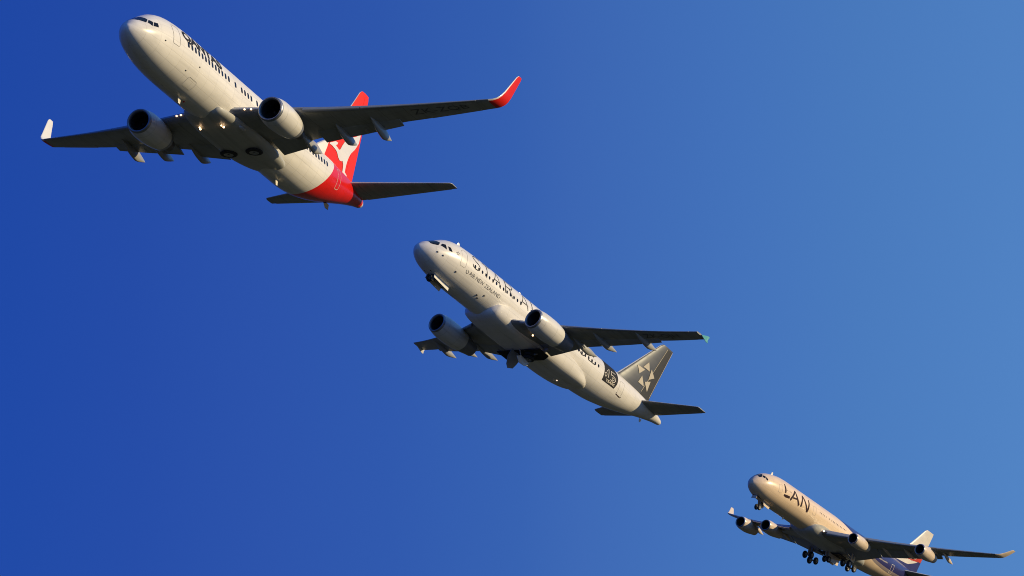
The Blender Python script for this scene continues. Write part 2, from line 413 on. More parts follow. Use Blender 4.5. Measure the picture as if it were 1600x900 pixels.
        # pylon from the cowl crown up to the wing
        ya = abs(y); rs = []
        for t in (0, .33, .66, 1):
            a0 = s0 + pyl[0] + (max(s.wLE(ya) - .1, s0 + pyl[0] + .5) - s0 - pyl[0]) * t; a1 = s0 + pyl[1] + t * 1.2
            zt = s.wZ(ya) - .02; zb = z0 + f(min(2, xe * .4)) - .25; z = zb + (zt - zb) * t
            P = []
            for i in range(9):
                q = i / 8; P.append(s.v(a0 + (a1 - a0) * q, y + .2 * math.sin(math.pi * min(1, q * 1.02)) ** .6, z))
            for i in range(7, 0, -1):
                q = i / 8; P.append(s.v(a0 + (a1 - a0) * q, y - .2 * math.sin(math.pi * q) ** .6, z))
            rs.append(P)
        V, F, _ = rings(rs); link("pylon", V, F, cowl, en, sharp=60, attrs={"livery": [-1.0] * len(V)})
        return en
    # ---- tail
    def fin(s, tab, mats, hinge, livery=None, livery2=None, rmat=None, tcv=.09):
        """tab rows: z, LE, TE"""
        zs = [t[0] for t in tab]; fl, ft = lin(zs, [t[1] for t in tab]), lin(zs, [t[2] for t in tab])
        grid = sorted(set(zs + [zs[0] + (zs[-1] - zs[0]) * i / 24 for i in range(25)]))
        def ring(z, x0=0, grow=0):
            c = ft(z) - fl(z); return [s.v(fl(z) + xc * c, zc * c, z) for xc, zc in airfoil(tcv * min(1, 5.2 / c), 0, 11)]
        rs = [ring(z) for z in grid]
        V, F, tag = rings(rs); h = 11
        at = {}
        for nm, fn in (("livery", livery), ("livery2", livery2)):
            if fn: at[nm] = [fn(s.bs - p.x, p.z + s.bz) for p in V]
        fo = link("tail_fin", V, F, mats, s.root, fm=[1 if t[1] in (h-1, h) else 0 for t in tag], attrs=at, sharp=50)
        rs = []
        z0, z1 = hinge[0][0], hinge[1][0]; hz = [z0 + (z1 - z0) * i / 12 for i in range(13)]
        hx = lin([z0, z1], [hinge[0][1], hinge[1][1]])
        for z in hz:
            c = ft(z) - fl(z); tt = tcv * min(1, 5.2 / c)
            yt = lambda x: 5 * tt * (.2969 * math.sqrt(x) - .126 * x - .3516 * x * x + .2843 * x**3 - .1036 * x**4)
            xh = (hx(z) - fl(z)) / c; pts = [xh + (1.004 - xh) * q for q in (0, .25, .5, .75, 1)]
            up = [(x, yt(min(x, 1)) * c + .012) for x in pts]
            rs.append([s.v(fl(z) + x * c, yy, z) for x, yy in up] + [s.v(fl(z) + x * c, -yy, z) for x, yy in reversed(up)])
        V, F, _ = rings(rs)
        at = {}
        for nm, fn in (("livery", livery), ("livery2", livery2)):
            if fn: at[nm] = [fn(s.bs - p.x, p.z + s.bz) for p in V]
        link("rudder", V, F, rmat or mats[0], fo, attrs=at, sharp=40)
        s.fin_y = lambda a, z: (lambda c, x, tt: 5 * tt * (.2969 * math.sqrt(x) - .126 * x - .3516 * x * x + .2843 * x**3 - .1036 * x**4) * c)(
            ft(z) - fl(z), min(1, max(0, (a - fl(z)) / (ft(z) - fl(z)))), tcv * min(1, 5.2 / (ft(z) - fl(z))))
        s.finobj = fo
        return fo
    def fin_decal(s, name, poly, mat, off=.03):
        V, F = refine(poly, [tuple(range(len(poly)))], .3)
        return link(name, [s.v(a, s.fin_y(a, z) + off, z) for a, z in V], F, mat, s.finobj)
    def stab(s, side, tab, mat, mat_tip):
        """tab rows: y, LE, TE, z"""
        ys = [t[0] for t in tab]; le, te, zz = [lin(ys, [t[k] for t in tab]) for k in (1, 2, 3)]
        grid = [ys[0] + (ys[-1] - ys[0]) * i / 10 for i in range(11)] + ([] if len(ys) < 3 else [])
        rs = [[s.v(le(y) + xc * (te(y) - le(y)), side * y, zz(y) + zc * (te(y) - le(y))) for xc, zc in airfoil(.10, 0, 11)] for y in grid]
        y = ys[-1]; c = te(y) - le(y)
        rs.append([s.v(le(y) + .2 + (c - .22) * xc, side * (y + .10), zz(y) + zc * c * .7) for xc, zc in airfoil(.08, 0, 11)])
        V, F, tag = rings(rs); h = 11
        st = link("stabilizer", V, F, [mat, M_LE], s.root, fm=[1 if t[1] in (h-1, h) else 0 for t in tag], sharp=50)
        rs = []
        for y in [ys[0] + .45 + (ys[-1] - .3 - ys[0] - .45) * i / 5 for i in range(6)]:
            c = te(y) - le(y); rs.append([s.v(le(y) + .72 * c + xc * .285 * c, side * y, zz(y) - .002 * c + zc * .285 * c - .02 * xc) for xc, zc in airfoil(.2, 0, 7)])
        V, F, _ = rings(rs); link("elevator", V, F, M_FLAP, st, sharp=50)
        return st
    # ---- small parts
    def cabin_windows(s, stations, deg, w_=.24, h=.36):
        share = {}
        for a in stations:
            key = (round(s.T(a), 3), round(s.Bt(a), 3), round(s.W(a), 3))
            P = rrect(-w_/2, -h/2, w_/2, h/2, w_*.42, 2); r = s.W(12)
            if key in share:
                o = share[key].copy(); COL.objects.link(o); o.location = Vector((share[key]["a"] - a, 0, 0)); del o["a"]
            else:
                V = [s.FS(a + u, deg + math.degrees(v / r), .007) for u, v in P] + [s.FS(a, deg, .009)]; n = len(P)
                o = link("cabin_window", V, [(i, (i + 1) % n, n) for i in range(n)], M_GLASS, s.root)
                o["a"] = a; share[key] = o
        for o in share.values(): del o["a"]
    def panes(s, polys):
        for P in polys:
            o = s.fdecal("cockpit_window", P, [tuple(range(len(P)))], M_GLASS, off=.012, tol=.15)
    def door(s, a0, a1, d0, d1, seam, name="passenger_door", lw=.05, fill=None, attrs=None):
        r = s.W(12); k = math.degrees(1 / r)
        o = rrect(a0, d0 / k, a1, d1 / k, .16, 4); i_ = rrect(a0 + lw, d0 / k + lw, a1 - lw, d1 / k - lw, .13, 4); n = len(o)
        V = o + i_; F = [(j, (j + 1) % n, n + (j + 1) % n, n + j) for j in range(n)]
        return s.fdecal(name, [(u, v * k) for u, v in V], F, seam, off=.010, tol=.3)
    def blob(s, name, a, y, z, r, mat, parent=None, st=(1, 1, 1)):
        V, F, _ = rings([[s.v(a + math.cos(RAD(p)) * r * st[0], y + r * st[1] * max(.02, math.sin(RAD(p))) * math.cos(RAD(q)), z + r * st[2] * max(.02, math.sin(RAD(p))) * math.sin(RAD(q)))
                          for q in range(0, 360, 36)] for p in (0, 30, 60, 90, 120, 150, 180)])
        return link(name, V, F, mat, parent or s.root, sharp=180)
    def blade(s, name, a, y, z, ln, h, mat, sweep=.3):
        """a blade aerial; h < 0 hangs below the belly"""
        rs = []
        for t in (0, .5, 1):
            c = ln * (1 - .45 * t); a0 = a + sweep * t * abs(h)
            rs.append([s.v(a0 + c * x, y + .035 * (1 - .4 * t) * w_, z + h * t) for x, w_ in ((0, 0), (.3, 1), (.7, .8), (1, 0), (.7, -.8), (.3, -1))])
        V, F, _ = rings(rs); return link(name, V, F, mat, s.root, sharp=60)
    def fairing(s, a0, a1, hw, ztop, zbot, mat, front=.18, back=.3, name="belly_fairing", p=2.6):
        rs = []; n = 28
        for i in range(41):
            t = i / 40; a = a0 + (a1 - a0) * t
            k = 1.0
            if t < front: k = math.sqrt(max(0, 1 - (1 - t / front) ** 2))
            if t > 1 - back: k = math.sin((1 - t) / back * math.pi / 2) ** .8
            k = max(k, .02)
            b0 = s.Bt(a); w0 = s.W(a); zt = min(ztop, b0 * .75 + (ztop - b0 * .75) * k)
            zm = b0 + (s.T(a) - b0) * s.ZM
            wi = w0 * math.sqrt(max(.02, 1 - min(.98, max(0, (zm - zt) / (zm - b0))) ** 2)) * .96
            P = []
            for j in range(n + 1):
                th = math.pi + math.pi * j / n; cx, sz = math.cos(th), math.sin(th)
                ex = abs(cx) ** (2 / p) * (1 if cx > 0 else -1); ez = abs(sz) ** (2 / p)
                ww = wi + (hw - wi) * k; zb = (b0 + .12) + (zbot - b0 - .12) * k
                P.append(s.v(a, ex * ww, zt - (zt - zb) * ez))
            P += [s.v(a, w0 * .5, zt), s.v(a, -w0 * .5, zt)]
            rs.append(P)
        V, F, _ = rings(rs); return link(name, V, F, mat, s.root, sharp=70)
    def plate(s, name, quad, th, mat, parent=None):
        """a thin closed panel from corner points (s,y,z), thickness along its normal"""
        P = [s.v(*q) for q in quad]; nrm = (P[1] - P[0]).cross(P[2] - P[0]).normalized() * th * .5; n = len(P)
        V = [q + nrm for q in P] + [q - nrm for q in P]
        F = [tuple(range(n)), tuple(range(2 * n - 1, n - 1, -1))] + [(i, (i + 1) % n, n + (i + 1) % n, n + i) for i in range(n)]
        return link(name, V, F, mat, parent or s.root, smooth=False)
    def tube(s, name, p0, p1, r0, r1, mat, parent=None, n=12):
        a, b = s.v(*p0), s.v(*p1); d = (b - a).normalized(); u = d.orthogonal().normalized(); w_ = d.cross(u)
        rs = [[c + (u * math.cos(2 * math.pi * i / n) + w_ * math.sin(2 * math.pi * i / n)) * r for i in range(n)] for c, r in ((a, r0), (b, r1))]
        V, F, _ = rings(rs); return link(name, V, F, mat, parent or s.root, sharp=50)
    def wheel(s, c, r, wd, parent, axis='y', name="wheel"):
        prof = [(.16, -.30), (.50, -.34), (.56, -.48), (.80, -.5), (.94, -.36), (1.0, -.16), (1.0, .16), (.94, .36), (.80, .5), (.56, .48), (.50, .34), (.16, .30)]
        rs = []; n = 24
        for q in range(n):
            a = 2 * math.pi * q / n
            P = []
            for rr, ww in prof:
                if axis == 'y': P.append(s.v(c[0] + rr * r * math.cos(a), c[1] + ww * wd, c[2] + rr * r * math.sin(a)))
                else: P.append(s.v(c[0] + rr * r * math.cos(a), c[1] + rr * r * math.sin(a), c[2] + ww * wd))
            rs.append(P)
        rs.append(rs[0]); V, F, tag = rings(rs, cap=False)
        return link(name, V, F, [M_TYRE, M_HUB], parent, fm=[1 if t[1] in (0, 1, 9, 10, 11) else 0 for t in tag], sharp=35)
    def wing_text(s, name, txt, side, y0, y1, f0, f1, mat):
        V, F = fit_text(txt, y0, y1, 0, 1); V, F = refine(V, F, .4); P = []
        for y, q in V:
            a = s.wLE(y) + (s.wTE(y) - s.wLE(y)) * (f1 + (f0 - f1) * q); P.append(s.v(a, side * y, s.lowz(y, a) - .012))
        return link(name, P, F, mat, s.sparts[side])

M_LEW = paint("wing_edge_metal", (.30, .32, .36), rough=.4, coat=0, metal=.4, dirt=.15)
M_SLAT = paint("slat_paint", (.26, .28, .31), rough=.33, coat=.1, metal=.35, dirt=.12)

# ------------------------------------------------------------------ the ground far below
R_G = 30000; n = 96
gv = [(0, 0, 0)]; gf = []
for k, r in enumerate((300, 1500, 6000, R_G)):
    gv += [(r * math.cos(2 * math.pi * i / n), r * math.sin(2 * math.pi * i / n), 0) for i in range(n)]
    for i in range(n):
        j = (i + 1) % n
        if k == 0: gf.append((0, 1 + i, 1 + j))
        else: gf.append((1 + (k-1)*n + i, 1 + k*n + i, 1 + k*n + j, 1 + (k-1)*n + j))
g = link("ground", gv, gf, M_GROUND, smooth=False); g["kind"] = "structure"

# ================================================================== 1. white twin jet with the red tail
PQ = [(0.0,-.45,-.45,0.0),(.03,-.30,-.61,.17),(.12,-.17,-.76,.33),(.4,.16,-1.02,.62),(1.0,.53,-1.35,1.0),(1.7,.98,-1.58,1.29),(2.6,1.47,-1.79,1.54),(3.5,1.70,-1.93,1.70),(5,1.83,-2.06,1.83),(7,1.88,-2.12,1.88),(12,1.88,-2.13,1.88),(25.5,1.88,-2.13,1.88),(27,1.88,-2.02,1.86),(29,1.88,-1.66,1.75),(32,1.86,-.82,1.36),(35,1.72,.12,.88),(36.8,1.5,.62,.5),(37.6,1.3,.8,.26),(37.8,1.06,1.0,.03)]
q = Plane("passenger_jet", (17.5, -2.4), (-18.4589, 274.4621, 64.4405), (0.560614, -0.063247, -0.040869, -0.824647), PQ,
          "white twin engined airliner with a bright red tail and red winglet, wheels tucked away")
qliv = lambda a, d, z: min(a - 28.66 - .857 * z, 37.25 - a)
q.fuselage(M_Q, livery=qliv)
FR = [(.62, 88.5), (.72, 62), (1.10, 37), (1.42, 51), (1.40, 88.5)]; S1 = [(1.46, 48), (1.22, 36), (1.47, 20), (1.66, 36)]; S2 = [(1.72, 35), (1.55, 20), (1.98, 16.5), (2.02, 30)]
q.panes([FR, S1, S2] + [[(u, 180 - d) for u, d in P] for P in (FR, S1, S2)])
st = [5.4 + .508 * i for i in range(13)] + [12.55] + [13.55 + .508 * i for i in range(4)] + [16.0, 16.6, 17.1, 17.6] + [22.7 + .51 * i for i in range(11)]
q.cabin_windows(st, 11, .27, .43)
V, F = fit_text("QANTAS", 4.75, 10.7, 19.5 / math.degrees(1 / 1.88), .74, shear=.15, offset=.048)
q.fdecal("lettering", V, F, M_BLK, tol=.2, deg=False)
q.door(3.45, 4.3, -8, 38, M_SEAM, lw=.035)
q.door(30.05, 30.8, -32, 22, M_PALE, lw=.04)
q.door(6.6, 7.8, -62, -40, M_SEAM, name="cargo_door", lw=.02)
q.fairing(11.4, 22.4, 1.84, -1.62, -2.30, M_GREYB, front=.5, back=.36)
q.wing_table([(0, 11.9, 20.9, -1.45), (1.75, 12.95, 20.25, -1.27), (5.8, 14.72, 19.75, -.86), (11, 17.52, 20.55, -.02), (16.7, 20.55, 22.2, 1.08)])
for sd in (1, -1):
    wg = q.wing(sd, 16.7, [(2.0, 4.3), (5.35, 10.7)], [(5.9, 9.2), (9.25, 12.6), (12.65, 16.0)], [(12.6, 15.8)], fext=.315)
    # blended winglet
    rs = []
    for y, le, c, z, ct in ((16.7, 20.55, 1.65, 1.08, 8), (16.95, 20.72, 1.56, 1.15, 22), (17.2, 20.95, 1.45, 1.32, 45), (17.36, 21.2, 1.35, 1.58, 63), (17.46, 21.55, 1.22, 1.95, 76), (17.62, 22.15, .98, 2.7, 78), (17.78, 22.75, .74, 3.45, 78), (17.82, 23.0, .52, 3.62, 78)):
        rs.append(q.sect(16.7, sd, le=le, c=c, z=z, cant=RAD(ct), tc=.10) if False else [q.v(le + xc * c, sd * (y - zc * c * math.sin(RAD(ct))), z + zc * c * math.cos(RAD(ct))) for xc, zc in airfoil(.10, .0, 11)])
    V, F, tag = rings(rs); h = 11
    link("winglet", V, F, [M_RED, M_W], wg, fm=[1 if (0 <= t[1] <= h + 1) else 0 for t in tag], sharp=50)
    for y, s1, z1, ln in ((9.3, 21.6, -.78, 3.6), (6.9, 21.3, -1.0, 3.6), (4.2, 21.6, -1.25, 3.4)):
        q.pod(sd, y, s1 + .25, z1, ln + .2, .42, .20)
    for y, a in ((8.3, 19.2), (5.9, 19.2)):
        q.pod(sd, y, a + 1.0, q.lowz(y, a) - .16, 1.0, .10, .09, name="flap_hinge_cover")
    q.engine(sd * 4.83, 11.9, -1.89, .80, [(.22, .895), (.5, .965), (1.1, 1.03), (1.8, 1.03), (2.6, .98), (3.2, .90), (3.75, .79)], M_COWL, switch=3.35,
             nozzle=[(3.0, .62), (3.6, .60), (4.3, .50), (4.75, .42), (4.72, .36), (4.6, .30), (5.2, .16), (5.45, .02)], squash=.05)
    q.stab(sd, [(.5, 33.2, 36.9, 1.1), (7.2, 37.0, 38.2, 1.93)], M_GREY, M_GREY)
q.wing_text("registration_lettering", "ZK-ZQB", 1, 11.9, 15.3, .22, .58, M_GRYP)
q.fin([(1.7, 27.9, 35.75), (2.94, 29.82, 36.1), (3.98, 31.66, 36.42), (7.19, 34.39, 37.3), (9.2, 36.15, 37.72), (9.42, 36.5, 37.74)], [M_QFIN, M_LE], ((2.1, 34.5), (9.15, 37.0)),
      livery=lambda a, z: a - (29.2 + .58 * z))
KANG = [(36.84,6.28),(36.52,5.36),(35.87,4.65),(35.11,4.05),(34.76,3.63),(34.51,3.13),(34.37,2.63),(34.33,2.33),(34.77,2.22),(34.66,2.08),(34.17,1.86),(33.97,1.70),(33.99,1.96),(33.60,2.06),(33.87,2.2),(33.89,2.53),(33.85,2.76),(33.69,2.95),(33.45,2.84),(33.14,2.78),(32.83,2.91),(32.56,3.17),(32.29,3.27),(31.62,3.37),(31.24,3.36),(31.37,3.49),(32.27,3.92),(32.65,3.94),(32.49,3.75),(32.23,3.62),(32.83,3.47),(33.05,3.58),(33.39,4.01),(33.79,4.45),(34.21,4.81),(35.09,5.27),(35.98,5.69)]
q.fin_decal("kangaroo_emblem", KANG, M_W)
wl = q.root
for y in (.86, -.86): q.blob("landing_light", 13.3, y, -2.32, .08, M_LAMP); q.blob("landing_light", 13.05, y * .93, -2.3, .06, M_LAMP)
for sd in (1, -1):
    wg = q.sparts[sd]
    for dy in (2.35, 2.75): q.blob("landing_light", q.wLE(dy) - .04, sd * dy, q.wZ(dy) - .02, .065, M_LAMP, wg)
for sd in (1, -1):
    q.wheel((17.97, sd * .95, -2.33), .60, .18, q.root, axis='z', name="main_wheel")
q.blob("beacon", 8.9, 0, -2.13, .07, M_RED)
q.blade("antenna", 8.0, 0, -2.1, .5, -.42, M_PALE); q.blade("antenna", 23.5, 0, -2.1, .45, -.45, M_PALE)
q.blade("tail_skid", 31.3, 0, -.85, 1.1, -.42, M_BLK, sweep=1.0)
q.blade("antenna", 14.0, 0, 1.85, .4, .4, M_W)
q.blob("air_intake_scoop", 14.6, 1.6, -2.0, .28, M_GREYB, st=(1.8, .6, .6))
for a, d in ((2.7, -12), (5.9, -36), (7.2, -14)): q.blob("sensor_probe", a, *(lambda p: (p.y, p.z + q.bz))(q.FS(a, d)), .05, M_GRYP, st=(1.6, 1, 1))

# ================================================================== 2. off-white twin jet with the charcoal tail
PA = [(0.0,-.5,-.5,0.0),(.03,-.33,-.68,.18),(.12,-.17,-.86,.36),(.5,.24,-1.19,.78),(1.0,.57,-1.44,1.12),(1.7,.99,-1.68,1.43),(2.6,1.55,-1.87,1.68),(3.4,1.83,-1.97,1.82),(4.6,2.0,-2.04,1.93),(6.5,2.07,-2.07,1.975),(12,2.07,-2.07,1.975),(24.5,2.07,-2.07,1.975),(26.5,2.07,-1.93,1.93),(29,2.06,-1.5,1.72),(32,2.0,-.72,1.3),(34.5,1.8,.05,.86),(36.5,1.45,.55,.46),(37.4,1.15,.72,.22),(37.57,.95,.9,.03)]
a_ = Plane("passenger_jet", (16.5, -2.4), (0.6963, 373.0346, 68.3187), (0.419929, -0.175244, -0.033893, -0.889831), PA,
           "off white twin engined airliner with a charcoal tail fin, undercarriage doors hanging open")
a_.fuselage(M_A)
FR = [(.85, 88), (.80, 44), (1.0, 37), (1.42, 33), (1.74, 52), (1.5, 88)]; S1 = [(1.62, 35), (2.20, 17), (2.16, 40), (1.88, 45)]; S2 = [(2.33, 32), (2.62, 28), (2.82, 13), (2.46, 15)]
a_.panes([FR, S1, S2] + [[(u, 180 - d) for u, d in P] for P in (FR, S1, S2)])
a_.cabin_windows([5.85 + .533 * i for i in range(37) if i not in (14, 15)], 13, .23, .33)
# the big outlined name along the windows, thin strokes
LW = .072
SHAPES = {
 'S': [[(1.05, 1.45), (.9, 1.66), (.6, 1.7), (.25, 1.62), (.08, 1.35), (.15, 1.1), (.4, .93), (.8, .78), (1.02, .55), (1.0, .25), (.75, .03), (.4, 0), (.12, .1), (0, .35)]],
 'T': [[(0, 1.65), (1.15, 1.65)], [(.57, 1.65), (.57, 0)]],
 'A': [[(0, 0), (.58, 1.7), (1.16, 0)], [(.2, .55), (.96, .55)]],
 'R': [[(0, 0), (0, 1.68), (.7, 1.68), (1.02, 1.5), (1.05, 1.15), (.85, .86), (.02, .82)], [(.55, .82), (1.12, 0)]],
 'L': [[(0, 1.7), (0, 0), (1.0, 0)]], 'I': [[(.5, 0), (.5, 1.7)]],
 'N': [[(0, 0), (0, 1.7), (1.05, 0), (1.05, 1.7)]],
 'C': [[(1.1, 1.4), (.85, 1.65), (.5, 1.7), (.18, 1.5), (0, 1.1), (0, .6), (.18, .2), (.5, 0), (.85, .05), (1.1, .3)]],
 'E': [[(1.0, 1.68), (0, 1.68), (0, .02), (1.0, .02)], [(.02, .85), (.85, .85)]]}
r_ = 1.975; kdeg = math.degrees(1 / r_)
x = 5.5; V = []; F = []
pos = [5.5, 7.02, 8.5, 10.4, None, 12.75, 14.5, 16.05, 17.4, 18.7, 20.2, 21.85, 23.45]
for ch, px in zip("STAR ALLIANCE", pos):
    if px is None: continue
    for sk in SHAPES[ch]:
        v_, f_ = ribbon([(px + p[0], p[1] * .86 + 7 / kdeg) for p in sk], LW * 1.25)
        o = len(V); V += v_; F += [tuple(i + o for i in f) for f in f_]
a_.fdecal("lettering", V, F, M_BLK, deg=False, off=.016, tol=.25)
V, F = fit_text("AIR NEW ZEALAND", 5.42, 10.0, -17 / kdeg, .34)
a_.fdecal("lettering", V, F, M_GRYP, deg=False, tol=.2)
V, F = ribbon([(4.95, -.35), (5.0, -.55), (5.15, -.6), (5.28, -.5), (5.25, -.34), (5.12, -.32)], .05); a_.fdecal("spiral_emblem", V, F, M_GRYP, deg=False)
sp = []
for i in range(10):
    r = .22 if i % 2 == 0 else .10; an = RAD(90 + 36 * i); sp.append((3.46 + r * math.cos(an), 17 / kdeg + r * math.sin(an)))
a_.fdecal("star_emblem", *ribbon(sp + sp[:2], .035), M_GRYP, deg=False)
# the black anniversary panel
k0 = -14 / kdeg; k1 = 62 / kdeg
PAN = [(26.02, k0), (27.0, k0 - .02), (28.08, k0 - .06), (28.30, k0 + .5), (28.36, .6), (28.25, 1.2), (28.05, k1), (27.0, k1), (26.02, k1), (26.02, .8)]
a_.fdecal("anniversary_panel", PAN, [tuple(range(len(PAN)))], M_BLK, deg=False, off=.012, tol=.25)
V, F = ribbon([(26.38, .55), (26.72, .95), (26.72, -.02)], .06); a_.fdecal("lettering", V, F, M_PALE, deg=False, off=.02)
V, F = ribbon([(27.85, .95), (27.15, .95), (27.12, .52), (27.5, .56), (27.82, .42), (27.92, .2), (27.8, 0.0), (27.5, -.08), (27.1, .02)], .06); a_.fdecal("lettering", V, F, M_PALE, deg=False, off=.02)
V, F = ribbon([(27.5 + .18 * math.cos(RAD(i * 40)), .22 + .15 * math.sin(RAD(i * 40))) for i in range(10)], .05); a_.fdecal("lettering", V, F, M_PALE, deg=False, off=.02)
V, F = ribbon([(26.3 + .16 * math.cos(RAD(i * 40)), .2 + .2 * math.sin(RAD(i * 40))) for i in range(10)], .05); a_.fdecal("lettering", V, F, M_PALE, deg=False, off=.02)
V, F = fit_text("YEARS", 26.5, 27.95, -.37, .24, offset=.01); a_.fdecal("lettering", V, F, M_PALE, deg=False, off=.02)
a_.door(3.95, 4.7, -10, 40, M_SEAM, lw=.03)
V, F = ribbon([(28.75, -.62), (28.72, -.84), (29.55, -1.0), (29.62, -.85)], .07); a_.fdecal("passenger_door", V, F, M_BRN, deg=False)
a_.door(28.72, 29.5, -26, 20, M_SEAM, lw=.025)
a_.fairing(9.7, 24.8, 2.17, -.6, -2.47, M_A, front=.17, back=.34, p=3.6)
a_.wing_table([(0, 11.1, 18.5, -1.75), (1.9, 11.95, 18.0, -1.6), (6.4, 14.5, 17.9, -1.05), (13.4, 18.0, 19.85, .05), (16.95, 19.85, 21.35, .85)])
for sd in (1, -1):
    wg = a_.wing(sd, 16.95, [(2.2, 6.2), (6.35, 13.3)], [(2.9, 5.0), (6.5, 9.4), (9.45, 12.6), (12.65, 16.3)], [(13.4, 16.3)], fdef=11, fext=.33)
    # arrow shaped wing tip fence
    P = [(20.5, .86), (21.4, 1.18), (21.66, 1.17), (21.5, .85), (21.58, .56), (21.3, .58)]
    V = [a_.v(s0, sd * (17.0 + (.06 if abs(z - .87) < .1 else .02 + .03)), z) for s0, z in P] + [a_.v(s0, sd * (16.94 if abs(z - .87) < .1 else 16.99 + .03), z) for s0, z in P]
    F = [tuple(range(6)), tuple(range(11, 5, -1))] + [(i, (i + 1) % 6, 6 + (i + 1) % 6, 6 + i) for i in range(6)]
    link("wingtip_fence", V, F, [M_TEAL, M_W], wg, fm=[0, 1] + [1] * 6, smooth=False)
    for y, s1, z1, ln in ((12.0, 21.0, -.36, 3.6), (8.35, 19.95, -.92, 3.9), (5.95, 20.2, -1.2, 3.8)):
        a_.pod(sd, y, s1, z1, ln, .36, .22)
    a_.engine(sd * 5.75, 10.88, -2.14, .85, [(.22, .945), (.5, 1.02), (1.2, 1.09), (2.2, 1.10), (3.2, 1.02), (4.2, .86), (5.0, .70), (5.4, .64)], M_COWL, switch=3.7,
              nozzle=[(4.6, .55), (5.2, .5), (5.3, .42), (5.1, .36), (5.6, .02)])
    a_.stab(sd, [(.4, 32.6, 35.9, .98), (6.2, 34.95, 36.25, 1.3)], M_GREY, M_GREY)
a_.wing_text("registration_lettering", "ZK-OJH", 1, 12.4, 15.2, .25, .62, M_GRYP)
a_.fin([(1.8, 28.7, 34.97), (2.45, 29.8, 35.12), (7.7, 34.42, 36.34), (7.95, 34.75, 36.4)], [M_CHAR, M_LE], ((2.1, 33.55), (7.8, 35.55)), rmat=M_RUD)
for t in (((31.95,4.34),(33.13,4.40),(32.48,3.68)), ((32.79,4.54),(33.40,5.33),(33.85,4.58)), ((34.05,4.92),(34.83,4.35),(34.04,3.80)), ((32.97,3.70),(33.67,2.89),(32.66,2.87)), ((33.62,3.37),(34.44,3.80),(34.37,2.67))):
    a_.fin_decal("star_emblem", list(t), M_SAND, off=.035)
V, F = ribbon([(33.52, 2.3), (35.5, 7.75)], .05); link("rudder_seam", [a_.v(u, a_.fin_y(u, z_) + .03, z_) for u, z_ in V], F, M_SAND, a_.finobj)
V, F = ribbon([(35.0, 2.3), (36.33, 7.8)], .05); link("rudder_seam", [a_.v(u, a_.fin_y(u, z_) + .03, z_) for u, z_ in V], F, M_SAND, a_.finobj)
# undercarriage half way up
ng = a_.plate("nose_gear_door", [(2.75, .42, -1.70), (4.95, .42, -1.92), (4.88, .52, -2.42), (2.72, .52, -2.18)], .05, M_W)
a_.plate("nose_gear_door", [(2.75, -.42, -1.70), (4.95, -.42, -1.92), (4.88, -.52, -2.42), (2.72, -.52, -2.18)], .05, M_W)
a_.plate("wheel_well_shade", [(2.2, .4, -1.72), (5.0, .4, -2.0), (5.0, -.4, -2.0), (2.2, -.4, -1.72)], .10, M_WELL)  # flat black panel painted as the shade of the open nose well
ngr = a_.tube("nose_gear", (4.9, 0, -1.95), (3.2, 0, -2.25), .10, .08, M_STRUT)
for y in (.22, -.22): a_.wheel((2.9, y, -2.12), .36, .2, ngr)
a_.plate("wheel_well_shade", [(16.0, 2.75, -2.45), (16.0, -2.3, -2.56), (17.9, -2.3, -2.56), (17.9, 1.9, -2.56), (17.6, 2.6, -2.4)], .10, M_WELL)
a_.plate("main_gear_door", [(15.7, -.25, -2.5), (17.3, -.25, -2.5), (17.1, -.5, -3.4), (16.9, -.62, -3.9), (16.3, -.66, -4.15), (15.95, -.6, -3.9), (15.6, -.4, -3.2)], .07, M_DKDOOR)
a_.plate("main_gear_door", [(15.38, .9, -3.42), (15.87, .9, -3.12), (16.6, .85, -3.16), (17.15, .85, -3.26), (17.0, .95, -3.6), (16.61, 1.0, -3.85), (15.82, 1.0, -3.9)], .07, M_W)
for a in (15.9, 16.8): a_.tube("door_arm", (a, .5, -2.45), (a, .9, -3.2), .06, .05, M_STRUT)
for sd in (1, -1):
    mg = a_.tube("main_gear", (16.9, sd * 3.0, -2.0), (16.9, sd * 1.2, -2.6), .14, .11, M_STRUT)
    for k in (-.3, .3): a_.wheel((16.9, sd * .95, -2.72 + k * .6), .56, .34, mg, axis='z')
a_.blob("landing_light", 14.3, 3.1, -2.0, .09, M_LAMP)
a_.blade("antenna", 4.6, 0, 2.0, .5, .45, M_W); a_.blade("antenna", 21.6, 0, -2.05, .35, -.5, M_PALE); a_.blade("antenna", 14.0, 0, 2.05, .4, .4, M_W)
a_.blob("beacon", 22.3, 0, -2.3, .1, M_REDL)
a_.blade("drain_mast", 34.5, 0, .0, .4, -.3, M_PALE)
for a, d in ((2.0, -8), (1.4, -2), (4.0, -30), (7.6, -43), (7.9, -48), (8.3, -33)): a_.blob("sensor_probe", a, *(lambda p: (p.y, p.z + a_.bz))(a_.FS(a, d)), .08, M_GRYP, st=(1.3, 1, 1))

# ================================================================== 3. white four engined jet with the blue tail
PL = [(0.0,-.7,-.7,0.0),(.05,-.42,-.98,.3),(.2,-.15,-1.22,.55),(.8,.52,-1.72,1.15),(1.7,1.18,-2.15,1.7),(2.7,1.78,-2.42,2.1),(3.8,2.18,-2.6,2.36),(5.2,2.48,-2.73,2.6),(7,2.74,-2.8,2.76),(9,2.82,-2.82,2.82),(20,2.82,-2.82,2.82),(40,2.82,-2.82,2.82),(44,2.82,-2.62,2.78),(49,2.82,-2.0,2.45),(54,2.75,-.95,1.8),(58,2.55,0,1.2),(61.5,2.1,.75,.62),(62.8,1.8,1.05,.3),(63.2,1.45,1.4,.03)]
l = Plane("passenger_jet", (31.0, -3.3), (57.6555, 748.0625, 98.3164), (0.458674, -0.149031, 0.040075, -0.875101), PL,
          "white four engined airliner with a blue tail, its wheels still down, lowest in the sky")
